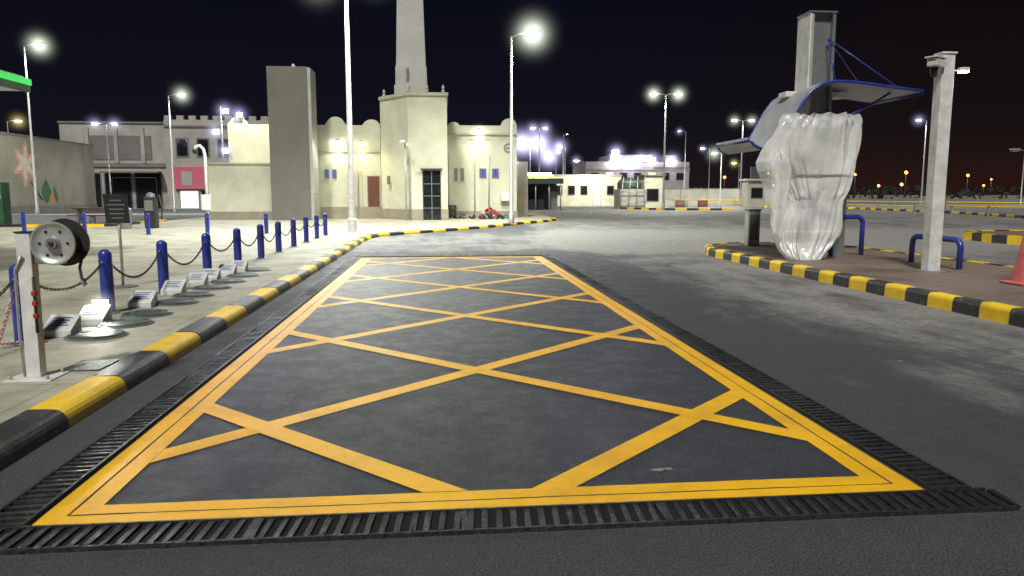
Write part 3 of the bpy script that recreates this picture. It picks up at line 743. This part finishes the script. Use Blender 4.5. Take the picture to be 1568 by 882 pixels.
for i in range(1100):
    t=random.random(); x=55+t*330; y=260+random.uniform(-14,14)
    h=(4.0+3.2*noise.noise(Vector((x*.05,1,0)))+1.3*noise.noise(Vector((x*.3,4,0))))
    z=random.uniform(.3,max(1.2,h)); s=random.uniform(.5,1.5)
    n0=len(vs); d=[Vector((random.gauss(0,1),random.gauss(0,1),random.gauss(0,1))).normalized()*s for _ in range(4)]
    vs+=[(x+q.x,y+q.y,z+q.z) for q in d]; fs+=[(n0,n0+1,n0+2),(n0,n0+2,n0+3),(n0,n0+1,n0+3),(n0+1,n0+2,n0+3)]
mesh('row_of_distant_trees',vs,fs,M_TREE)
g=group('row_of_distant_highway_lamps',(150,300,0))
for i in range(44):
    x=130+random.uniform(-8,8)+i*6.8; y=300+random.uniform(-25,60); h=random.choice([6,8,9,10,11])
    tube('post',[(x,y,0),(x,y,h)],.1,M_GREY,g,4)
    bm=bmesh.new(); bmesh.ops.create_icosphere(bm,subdivisions=1,radius=random.uniform(.3,.85)); me=bpy.data.meshes.new('lens'); bm.to_mesh(me); bm.free(); me.materials.append(M_LAMPO)
    o=bpy.data.objects.new('lens',me); o.location=(x-150,y-300,h); COL.objects.link(o); o.parent=g

# ------------------------------------------------------------------ station canopy corner, left
g=group('station_canopy',(-12,15,0))
box('roof',-18,-9.72,8,18.9,4.02,4.36,M_WHITE,g); box('green_fascia_side',-9.718,-9.60,7.9,19.0,4.16,4.3,M_GREEN,g); box('green_fascia_end',-18,-9.72,18.902,19.0,4.16,4.3,M_GREEN,g)
box('fascia_lower',-9.718,-9.62,7.9,18.98,4.0,4.155,M_LEAF,g)
box('column',-14.2,-13.8,13,13.4,.12,4.02,M_WHITE,g)

g=group('vacuum_machine',(-9.5,33,.12))
box('cabinet',-12.95,-12.5,34.0,34.5,.12,1.5,M_BLK,g,.03); box('panel',-12.9,-12.55,33.99,33.998,.9,1.35,M_GREYW,g); tube('hose',[(-12.5,34.2,1.4),(-12.3,34.1,1.6),(-12.2,34.1,1.0),(-12.25,34.1,.5)],.03,M_TREAD,g,6); lathe('top_dome',[(.2,1.5),(.18,1.62),(.05,1.7)],M_GREY,-12.72,34.25,g,12)
g=group('camera_pole',(-10.8,35.0,.12))
x,y=-10.6,35.2
tube('post',[(x,y,.12),(x,y,3.4),(x-.05,y,3.65),(x-.2,y,3.8),(x-.38,y,3.75),(x-.42,y,3.6)],.07,M_WHITE,g,10)
lathe('dome_camera',[(.02,3.42),(.09,3.46),(.12,3.55),(.1,3.62)],M_BLK,x-.42,y,g,12); box('cabinet',x-.2,x+.2,y-.2,y-.08,.9,1.6,M_WHITE,g,.02)
g=group('litter_bin',(-14,36,.12)); lathe('bin',[(.25,.12),(.3,.9),(.32,.95),(.2,1.05)],M_GREY,-13.6,33.6,g,14)
g=group('fuel_dispenser',(-24.2,43,.12))
box('cabinet',-12.75-9.5,-12.0-9.5,39,39.7,.12,2.2,M_LEAF,g,.03); box('display',-22.2,-21.6,38.98,38.998,1.4,1.9,M_WINL,g)
g=group('picnic_table',(-18,40,.12))
box('top',-19.2,-16.8,41,41.9,.85,.93,M_BROWN,g)
for x in (-19,-17): box('leg',x-.05,x+.05,41.1,41.8,.124,.85,M_GREY,g)
box('bench',-19.2,-16.8,40.4,40.7,.5,.56,M_BROWN,g); box('bench_leg',-18.1,-17.9,40.45,40.65,.124,.5,M_GREY,g)

# ------------------------------------------------------------------ right island objects
IZ=.19
g=group('canopy_shelter',(8.6,16.8,IZ))
box('column_left_flange',8.32,8.36,16.5,17.1,IZ,5.66,M_WHITE,g,.004)
box('column_web',8.362,8.9,16.62,16.72,IZ,5.66,M_GREY,g)
box('column_right_flange',8.86,8.93,16.5,16.618,IZ,5.62,M_GREY,g,.004)
box('column_front_strip',8.362,8.42,16.5,16.60,IZ,5.63,M_SLAB2,g,.004)
box('column_cap',8.30,8.95,16.48,17.12,5.66,5.69,M_GREY,g)
prof=[(-1.85,2.80),(-1.72,2.66),(-1.55,2.58),(-1.35,2.60),(-1.15,2.74),(-.98,2.98),(-.82,3.28),(-.66,3.58),(-.46,3.84),(-.2,4.0),(.1,4.06),(.5,4.05),(1.0,4.0),(1.6,3.93),(2.15,3.87)]
YA,YB=16.0,17.9; CX=8.62
vs=[];fs=[];k=len(prof)
for yy in (YA,YB):
    for (a,z) in prof: vs.append((CX+a,yy,z)); vs.append((CX+a,yy,z+.05))
for i in range(k-1):
    a=2*i;b=2*k+a
    fs+=[(a,a+2,b+2,b),(a+1,b+1,b+3,a+3),(a,a+1,a+3,a+2),(b,b+2,b+3,b+1)]
fs+=[(0,2*k,2*k+1,1),(2*k-2,2*k-1,4*k-1,4*k-2)]
mesh('roof_sheet',vs,fs,M_CANG,g,False)
for yy in (YA-.03,YB+.03): tube('edge_tube',[(CX+a,yy,z+.02) for a,z in prof],.035,M_BLUE,g,8)
for j in (0,4,8,14): 
    a,z=prof[j]; tube('cross_tube',[(CX+a,YA,z-.03),(CX+a,YB,z-.03)],.028,M_BLUE,g,8)
tube('lower_arch',[(CX+a,16.35,z) for a,z in [(-.95,2.95),(-.7,3.25),(-.3,3.35),(.2,3.35),(.7,3.4),(1.2,3.65),(1.6,3.9)]],.03,M_BLUE,g,8)
box('ceiling_lamp_housing',CX-.6,CX+.9,16.9,17.3,3.85,3.98,M_WHITE,g,.02)
for tgt in ((CX+.1,YA,4.06),(CX+1.6,YA,3.95),(CX+2.1,YB,3.9)):
    tube('stay_rod',[(8.75,16.5,5.1),tgt],.014,M_BLUE,g,6)
box('rear_post',8.95,9.25,16.2,16.5,IZ,3.2,M_GREY,g,.01)
g2=group('plastic_wrapped_fuel_pump',(8.05,15.6,IZ))
pump=[box('pump_body',7.85,8.45,15.5,15.8,IZ,2.35,M_GREY,g2,.03),box('pump_head',7.6,8.75,15.47,15.83,2.35,3.05,M_GREY,g2,.03)]
box('pump_screen',7.95,8.3,15.485,15.498,1.5,2.1,M_DARK,g2); box('pump_badge',7.95,8.3,15.485,15.498,1.15,1.4,M_BLUE,g2)
px=69.4
R=Vector((.9954,-.096,0)); Fv=Vector((.096,.9954,0)); C0=Vector((8.05,15.6,0))
rows=[(3.30,1200,1304),(3.22,1193,1309),(3.08,1189,1313),(2.95,1184,1312),(2.75,1176,1310),(2.5,1172,1307),(2.3,1176,1304),(2.1,1184,1301),(1.9,1192,1298),(1.7,1199,1294),(1.5,1204,1288),(1.3,1202,1286),(1.1,1191,1287),(.9,1187,1286),(.7,1188,1281),(.5,1193,1268),(.35,1200,1256),(.2,1208,1247)]
def ip(tab,z):
    for a,b in zip(tab,tab[1:]):
        if a[0]>=z>=b[0]:
            t=(a[0]-z)/(a[0]-b[0]); return a[1]+(b[1]-a[1])*t,a[2]+(b[2]-a[2])*t
    return tab[-1][1:]
def folds(c2,s2,z,sk):
    w=.5*noise.noise(Vector((c2*.6,s2*.6,z*.8)))
    p1=noise.noise(Vector((c2*1.5+w,s2*1.5+sk*z*.4,z*.25)))
    p2=noise.noise(Vector((c2*3.4+w*2,s2*3.4-sk*z*.6,z*.5+4)))
    p3=noise.noise(Vector((c2*6+w*3,s2*6+sk*z*.9,z*1.1+9)))
    return .10*p1+.08*p2+.045*p3
NR,NA=104,176
init=[];rest=[];fs=[]
for j in range(NR+1):
    z=3.30-(3.30-.2)*j/NR; l,r=ip(rows,z)
    cxm=((l+r)/2-1240)/px; hw=(r-l)/2/px
    dep=.36 if z>2 else .30
    if z<.8: dep=.22+.1*(z/.8)
    for i in range(NA):
        a=2*math.pi*i/NA; ca,sa=math.cos(a),math.sin(a)
        e=.8; ex=math.copysign(abs(ca)**e,ca); ey=math.copysign(abs(sa)**e,sa)
        d=folds(ca*1.9,sa*1.9,z,1.)
        if z>3.05: d+=.055*math.sin(a*19+4*noise.noise(Vector((ca*3,sa*3,2))))*min(1,(z-3.05)/.12)-.0
        q=C0+R*(cxm+(hw+d)*ex)+Fv*((dep+d)*ey)
        if z<.6: q=q-Fv*.30*(1-z/.6)
        zz=z
        if j<3: zz+=.05*noise.noise(Vector((ca*4,sa*4,6)))+.025*math.sin(a*19)
        init.append(Vector((q.x,q.y,zz)))
        RW=1.22; RD=.66
        rest.append(Vector((8.05+RW*ex,15.6+RD*ey,1.6+(z-1.6)*1.10)))
for j in range(NR):
    for i in range(NA):
        fs.append((j*NA+i,j*NA+(i+1)%NA,(j+1)*NA+(i+1)%NA,(j+1)*NA+i))
m,n,b=nt_new('plastic_sheet'); N=n.nodes; L=n.links
b.inputs['Base Color'].default_value=(.93,.93,.91,1); b.inputs['Roughness'].default_value=.14; b.inputs['Specular IOR Level'].default_value=.9
tr=N.new('ShaderNodeBsdfTransparent'); tl=N.new('ShaderNodeBsdfTranslucent'); tl.inputs[0].default_value=(.97,.97,.95,1)
m1=N.new('ShaderNodeMixShader'); m1.inputs[0].default_value=.32; m2=N.new('ShaderNodeMixShader')
gg=N.new('ShaderNodeNewGeometry'); no=N.new('ShaderNodeTexNoise'); no.inputs['Scale'].default_value=2.2; no.inputs['Detail'].default_value=4; L.new(gg.outputs['Position'],no.inputs[0])
mr=N.new('ShaderNodeMapRange'); mr.inputs[1].default_value=.38; mr.inputs[2].default_value=.66; mr.inputs[3].default_value=.10; mr.inputs[4].default_value=.42; L.new(no.outputs['Fac'],mr.inputs[0])
L.new(b.outputs[0],m1.inputs[1]); L.new(tl.outputs[0],m1.inputs[2]); L.new(mr.outputs[0],m2.inputs[0]); L.new(m1.outputs[0],m2.inputs[1]); L.new(tr.outputs[0],m2.inputs[2])
L.new(m2.outputs[0],N['Material Output'].inputs['Surface'])
def cloth_drape(name,init,rest,fs,pins,frames):
    ob=mesh(name,init,fs,m,None,True)
    ob.shape_key_add(name='Basis'); k=ob.shape_key_add(name='rest')
    for i,v in enumerate(rest): k.data[i].co=v
    k.value=0
    vg=ob.vertex_groups.new(name='pin')
    for w_,ids in pins: vg.add(ids,w_,'REPLACE')
    cm=ob.modifiers.new('cloth','CLOTH'); c=cm.settings
    c.quality=6; c.mass=.2; c.tension_stiffness=30; c.compression_stiffness=30; c.shear_stiffness=14; c.bending_stiffness=.12
    c.tension_damping=12; c.compression_damping=12; c.shear_damping=8; c.air_damping=4
    c.vertex_group_mass='pin'; c.pin_stiffness=1.0; c.rest_shape_key=k
    cm.collision_settings.use_self_collision=False; cm.collision_settings.distance_min=.01
    cm.point_cache.frame_start=1; cm.point_cache.frame_end=frames
    for f in range(1,frames+1): S.frame_set(f)
    dg=bpy.context.evaluated_depsgraph_get(); ev=ob.evaluated_get(dg)
    co=[v.co.copy() for v in ev.data.vertices]
    S.frame_set(1)
    bpy.data.objects.remove(ob)
    return co
try:
    for pb in pump: pb.modifiers.new('col','COLLISION')
    top=list(range(0,NA*3)); tie=list(range(NA*9,NA*10)); bot=list(range(NA*NR,NA*(NR+1)))
    waist=[NA*62+i for i in range(0,NA,4)]; side=[NA*jj+ii for jj in (26,42,84) for ii in (0,NA//2)]
    co=cloth_drape('plastic_sim',init,rest,fs,[(1.0,top+tie+bot+waist+side)],40)
    ok=all((a-b_).length<1.2 for a,b_ in zip(co,init)) and any((a-b_).length>.004 for a,b_ in zip(co,init))
    print('CLOTH',ok,max((a-b_).length for a,b_ in zip(co,init)))
    if not ok: co=init
    for pb in pump: pb.modifiers.remove(pb.modifiers['col'])
except Exception as ex_:
    print('CLOTH FAIL',ex_); co=init
co=[Vector((v.x,v.y,max(v.z,.2))) for v in co]
ps=mesh('plastic_sheet',co,fs,m,g2,True); sd=ps.modifiers.new('sub','SUBSURF'); sd.levels=1; sd.render_levels=1
fl=[(2.95,1186,1225),(2.75,1172,1222),(2.5,1162,1215),(2.3,1157,1208),(2.1,1160,1206),(1.9,1166,1205),(1.5,1173,1202),(1.1,1179,1198),(.72,1184,1192)]
vs=[];fs2=[];NU,NV=46,120
for j in range(NV+1):
    z=2.95-(2.95-.72)*j/NV; l,r=ip(fl,z)
    for i in range(NU+1):
        s=i/NU; u=l+(r-l)*s
        d=.06*math.sin(s*11+2.5*noise.noise(Vector((z*.7,s,0))))+.04*abs(noise.noise(Vector((s*4,z*1.3,5)))); sh=-.16+.25*(1-s)**2
        q=C0+R*((u-1240)/px+.05*noise.noise(Vector((z*3,s*2,0)))*(1-s))+Fv*(sh-.1-d)
        vs.append((q.x,q.y,z+.05*math.sin(s*5)*(j/NV)**3))
for j in range(NV):
    for i in range(NU):
        a=j*(NU+1)+i; fs2.append((a,a+1,a+NU+2,a+NU+1))
mesh('plastic_flap',vs,fs2,m,g2,True)
g=group('service_pedestal',(8.66,20.0,IZ))
box('cabinet',8.45,8.78,19.7,20.0,IZ,1.16,M_GALV,g,.02); box('sloped_top',8.43,8.80,19.68,20.02,1.16,1.21,M_GREY,g,.01); box('door_panel',8.49,8.74,19.692,19.698,.35,1.05,M_GREY,g)
def hoop(x0,y0,x1,y1,h,r=.055):
    g=group('hoop_barrier',(x0,y0,IZ)); a=Vector((x0,y0,0));b=Vector((x1,y1,0)); d=(b-a).normalized(); c=.16
    pts=[(x0,y0,IZ),(x0,y0,IZ+h-c)]
    for t in range(1,6):
        an=t/6*math.pi/2; p=a+d*(c*(1-math.cos(an))); pts.append((p.x,p.y,IZ+h-c+c*math.sin(an)))
    pts+=[tuple((a+d*c)+Vector((0,0,IZ+h))),tuple((b-d*c)+Vector((0,0,IZ+h)))]
    for t in range(1,6):
        an=t/6*math.pi/2; p=b-d*(c*(1-math.sin(an))); pts.append((p.x,p.y,IZ+h-c+c*math.cos(an)))
    pts+=[(x1,y1,IZ+h-c),(x1,y1,IZ)]
    tube('hoop',pts,r,M_BLUE,g,12)
    for p in ((x0,y0),(x1,y1)): lathe('flange',[(.1,IZ),(.1,IZ+.012),(.06,IZ+.015)],M_GREY,p[0],p[1],g,14)
hoop(9.72,14.44,9.68,12.95,.56); hoop(9.72,16.3,8.9,16.15,.90)
g=group('cctv_lamp_post',(9.05,12.82,IZ))
box('post',8.93,9.17,12.76,12.98,IZ+.012,4.09,M_WHITE,g,.012); box('base_plate',8.85,9.25,12.68,13.06,IZ,IZ+.012,M_GALV,g)
box('cap',8.91,9.19,12.74,13.0,4.09,4.12,M_WHITE,g)
o=box('camera_housing',8.60,8.93,12.6,12.78,3.84,3.98,M_WHITE,g,.02,rot=.5); box('camera_hood',8.56,8.95,12.58,12.8,3.985,4.01,M_WHITE,g,.005,rot=.5)
tube('camera_arm',[(8.95,12.86,4.02),(8.78,12.72,3.98)],.03,M_WHITE,g,8); lathe('camera_dome',[(.01,3.66),(.05,3.68),(.07,3.75),(.065,3.84)],M_BLK,8.74,12.7,g,14)
tube('lamp_arm',[(9.17,12.85,3.80),(9.36,12.82,3.82)],.02,M_GALV,g,8); box('lamp_body',9.30,9.46,12.76,12.88,3.80,3.86,M_WHITE,g,.01); box('lamp_lens',9.31,9.45,12.77,12.87,3.775,3.799,M_LAMPW,g)
spot(g,(9.38,12.83,3.7),120,W,(0,0,-1),160,.8,.06)
box('junction_box',9.172,9.22,12.80,12.92,1.3,1.55,M_GREY,g,.005)
tube('conduit',[(9.19,12.86,IZ),(9.19,12.86,1.3)],.012,M_GALV,g,6)
g=group('traffic_cone',(9.17,10.78,IZ))
x,y=9.19,10.78
box('base',x-.25,x+.25,y-.25,y+.25,IZ,IZ+.05,M_CONE,g,.02)
lathe('cone',[(.2,IZ+.05),(.16,IZ+.28)],M_CONE,x,y,g,24); lathe('reflective_band',[(.162,IZ+.28),(.125,IZ+.5)],M_CONE,x,y,g,24); lathe('cone_upper',[(.123,IZ+.5),(.05,IZ+.96),(.04,IZ+1.0),(.03,IZ+1.0)],M_CONE,x,y,g,24)

# ------------------------------------------------------------------ sky, fill light, camera
w=bpy.data.worlds.new("World"); S.world=w; w.use_nodes=True; n=w.node_tree; N=n.nodes; L=n.links; N.clear()
out=N.new('ShaderNodeOutputWorld'); bgd=N.new('ShaderNodeBackground'); bg2=N.new('ShaderNodeBackground'); add=N.new('ShaderNodeAddShader')
sky=N.new('ShaderNodeTexSky'); sky.sky_type='NISHITA'; sky.sun_disc=False
SEL=math.radians(52); SAZ=math.radians(200)
sky.sun_elevation=SEL; sky.sun_rotation=SAZ
bgd.inputs['Strength'].default_value=.0002; L.new(sky.outputs[0],bgd.inputs[0])
tc=N.new('ShaderNodeTexCoord'); sp=N.new('ShaderNodeSeparateXYZ'); L.new(tc.outputs['Generated'],sp.inputs[0])
def ramp(src,els):
    r=N.new('ShaderNodeValToRGB'); e=r.color_ramp.elements
    e[0].position,e[0].color=els[0][0],(*els[0][1],1); e[1].position,e[1].color=els[-1][0],(*els[-1][1],1)
    for p,c in els[1:-1]:
        q=e.new(p); q.color=(*c,1)
    L.new(src,r.inputs[0]); return r.outputs[0]
left=ramp(sp.outputs['Z'],[(0,(.009,.008,.013)),(.10,(.0045,.0045,.009)),(.3,(.0018,.0024,.007)),(1,(.001,.0015,.005))])
right=ramp(sp.outputs['Z'],[(0,(.020,.0075,.006)),(.08,(.0075,.004,.004)),(.3,(.0028,.002,.0028)),(1,(.0015,.0012,.003))])
fx=N.new('ShaderNodeMapRange'); fx.interpolation_type='SMOOTHSTEP'; fx.inputs[1].default_value=.15; fx.inputs[2].default_value=.62; L.new(sp.outputs['X'],fx.inputs[0])
mxn=N.new('ShaderNodeMix'); mxn.data_type='RGBA'; L.new(fx.outputs[0],mxn.inputs[0]); L.new(left,mxn.inputs[6]); L.new(right,mxn.inputs[7])
L.new(mxn.outputs[2],bg2.inputs[0]); bg2.inputs[1].default_value=1
L.new(bgd.outputs[0],add.inputs[0]); L.new(bg2.outputs[0],add.inputs[1]); L.new(add.outputs[0],out.inputs[0])
sl=bpy.data.lights.new('fill_sun','SUN'); sl.energy=3.3; sl.angle=math.radians(7); sl.color=(1,.99,.94)  # added night fill, in place of unseen lamps behind the viewpoint
so=bpy.data.objects.new('fill_sun',sl); COL.objects.link(so)
d=Vector((-.34*math.cos(SEL),-.94*math.cos(SEL),math.sin(SEL)))
so.rotation_euler=d.to_track_quat('Z','Y').to_euler()
cam=bpy.data.cameras.new('camera'); cam.lens=26.0; cam.sensor_width=36; cam.clip_end=4000; cam.clip_start=.05
co_=bpy.data.objects.new('camera',cam); COL.objects.link(co_); S.camera=co_
co_.location=(0,0,1.6); co_.rotation_euler=(math.radians(90)-math.atan(143/1132),0,-math.radians(5.51))
S.view_settings.view_transform='Standard'; S.view_settings.look='None'; S.view_settings.exposure=0
